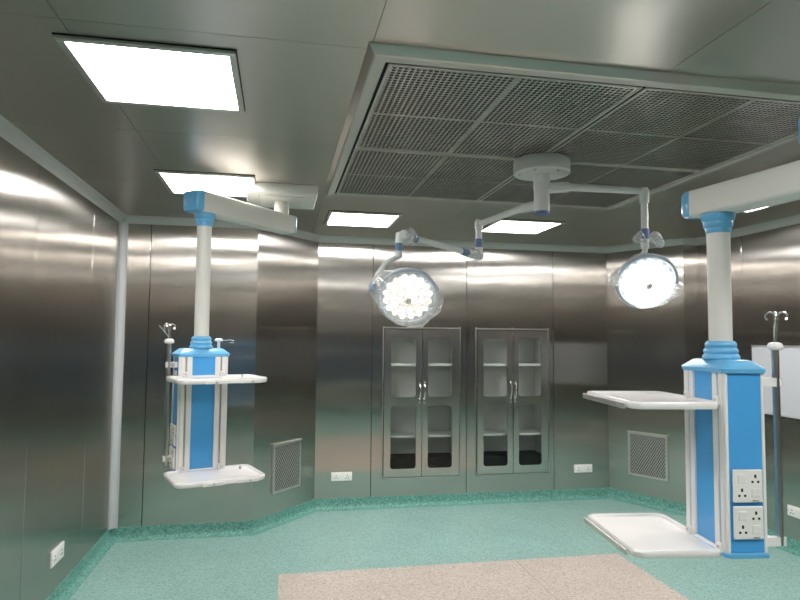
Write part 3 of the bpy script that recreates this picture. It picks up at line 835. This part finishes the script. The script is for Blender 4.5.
# ---------------------------------------------------------------- clear plastic dust covers over the heads
def bag(hd, center, scale, outline, back, label, seed, cov='dust_cover', zoff=.055):
    """crumpled clear bag: a puckered front sheet and a back sheet gathered towards `back`"""
    rnd = random.Random(seed)
    c = Vector(center); back = Vector(back); mb = MB(); n = 72; rg = []
    def at(a):
        k = (a / (2 * PI) * len(outline)) % len(outline); i = int(k); f = k - i
        p, q = Vector(outline[i]), Vector(outline[(i + 1) % len(outline)])
        return p.lerp(q, f)
    base = [at(2 * PI * i / n) * scale for i in range(n)]
    wr = [rnd.uniform(-1, 1) for _ in range(n)]
    # frame in which the outline is drawn: x to the right, z up, front towards -y and a little down
    fn = Vector((-.1, -.93, -.35)).normalized(); X = Vector((1, 0, 0)); X = (X - fn * X.dot(fn)).normalized(); Z = X.cross(fn) * -1
    if Z.z < 0: Z = -Z
    for k, (s, dpt) in enumerate(((.02, zoff + .012), (.35, zoff + .010), (.62, zoff), (.82, zoff * .75), (.95, zoff * .4), (1.0, 0.0), (.97, -.04), (.80, -.085), (.55, -.12), (.28, -.145))):
        r = []
        for i in range(n):
            b = base[i]; wob = wr[i] * .007 * min(1, s * 1.3) + wr[(i * 5 + k * 3) % n] * .0045
            p = c + X * (b.x * s) + Z * (b.y * s) + fn * (dpt + wob)
            if k > 5:
                f = (k - 5) / 5; p = p.lerp(back + (p - c) * .25, f ** 1.4)
            r.append(p)
        rg.append(r)
    mb.rings(rg, cap0=False, cap1=False)
    return part(cov, mb, 'film', hd, 22, label)
s = 3.30 / 622
oL = [(52, -3), (36, 16), (22, 29), (10, 31), (-10, 29), (-30, 26), (-42, 12), (-42, 6), (-30, -10), (-22, -22), (-8, -33), (6, -36), (20, -34), (34, -18)]
oL = [(38, -2), (30, 12), (19, 24), (8, 27), (-12, 26), (-29, 23), (-38, 15), (-41, 6), (-34, -6), (-22, -20), (-10, -30), (4, -33), (18, -32), (35, -14)]
bag(hl, cL, s, oL, (J.x - .06, 3.42, 2.06), 'clear crumpled plastic bag over the left surgical lamp head', 3, zoff=.06)
oR = [(42, -10), (41, 0), (24, 16), (8, 28), (-8, 29), (-24, 12), (-41, 0), (-42, -6), (-28, -6), (-20, -14), (-15, -24), (-2, -32), (18, -28), (34, -20)]
bag(hr, cR, 2.99 / 622, oR, (RE.x, 3.02, 2.17), 'clear crumpled plastic bag over the right surgical lamp head', 5, zoff=.055)
def scrap(center, r, seed, label, stretch=(1.4, .8, .8), axis=None):
    rnd = random.Random(seed); mb = MB()
    bmesh.ops.create_icosphere(mb.bm, subdivisions=3, radius=1.0)
    for v in mb.bm.verts:
        k = 1 + rnd.uniform(-.13, .13) + .18 * math.sin(5 * v.co.x + seed) * math.cos(4 * v.co.z)
        v.co = Vector((v.co.x * r * stretch[0] * k, v.co.y * r * stretch[1] * k, v.co.z * r * stretch[2] * k))
    for v in mb.bm.verts:
        if axis is not None: v.co = axis @ v.co
        v.co += Vector(center)
    return part('plastic_wrap', mb, 'film', sa, 15, label)
q = Vector((1, 0, 0)).rotation_difference(sd).to_matrix()
scrap(K - sd * .07, .040, 2, 'clear plastic wrap gathered around the right joint of the spring arm', (2.0, .95, .95), q)
scrap(J + sd * .045 + V(0, 0, .004), .040, 4, 'clear plastic wrap around the left joint of the spring arm', (1.5, .9, 1.0), q)
# two winged flaps of film at the neck of the right head
mb = MB()
rnd = random.Random(9)
for sx, L_, tip in ((-1, .062, .02), (1, .080, .0)):
    rg = []
    for k in range(7):
        f = k / 6; x = RE.x + sx * (.018 + L_ * f)
        hgt = .050 * math.sin(PI * (f * .8 + .15)) + .01
        zc = 2.228 + .022 * math.sin(f * 5) * (1 if sx > 0 else .5) + tip * f
        rg.append([(x, RE.y - .02 + .02 * math.cos(a) + .012 * math.sin(4 * f + a), zc + hgt * .5 * math.sin(a) + rnd.uniform(-.004, .004)) for a in [2 * PI * i / 10 for i in range(10)]])
    mb.rings(rg)
part('plastic_wrap', mb, 'film', rd, 15, 'clear plastic flaps tied around the tube')

# ---------------------------------------------------------------- light
w = bpy.data.worlds.new('World'); bpy.context.scene.world = w; w.use_nodes = True
w.node_tree.nodes['Background'].inputs[0].default_value = (0.6, 0.65, 0.7, 1)
w.node_tree.nodes['Background'].inputs[1].default_value = 0.05

# ---------------------------------------------------------------- camera
cam = bpy.data.cameras.new('camera'); co = bpy.data.objects.new('camera', cam); C.objects.link(co)
f, pi_, ya, ro = 622.47, 0.0613, 0.1914, 0.0092
F = Vector((math.sin(ya) * math.cos(pi_), math.cos(ya) * math.cos(pi_), math.sin(pi_)))
R = Vector((math.cos(ya), -math.sin(ya), 0)); Uv = R.cross(F)
R2 = R * math.cos(ro) + Uv * math.sin(ro); U2 = -R * math.sin(ro) + Uv * math.cos(ro)
mt = Matrix.Identity(4)
for i in range(3): mt[i][0] = R2[i]; mt[i][1] = U2[i]; mt[i][2] = -F[i]
mt[0][3], mt[1][3], mt[2][3] = 0, 0, 1.7
co.matrix_world = mt
cam.sensor_width = 36; cam.lens = f / 800 * 36; cam.clip_start = 0.02
sc = bpy.context.scene; sc.camera = co
sc.view_settings.view_transform = 'Standard'; sc.view_settings.look = 'None'; sc.view_settings.exposure = 0.22
sc.cycles.max_bounces = 10; sc.cycles.transparent_max_bounces = 16; sc.cycles.glossy_bounces = 8
sc.cycles.sample_clamp_indirect = 6.0
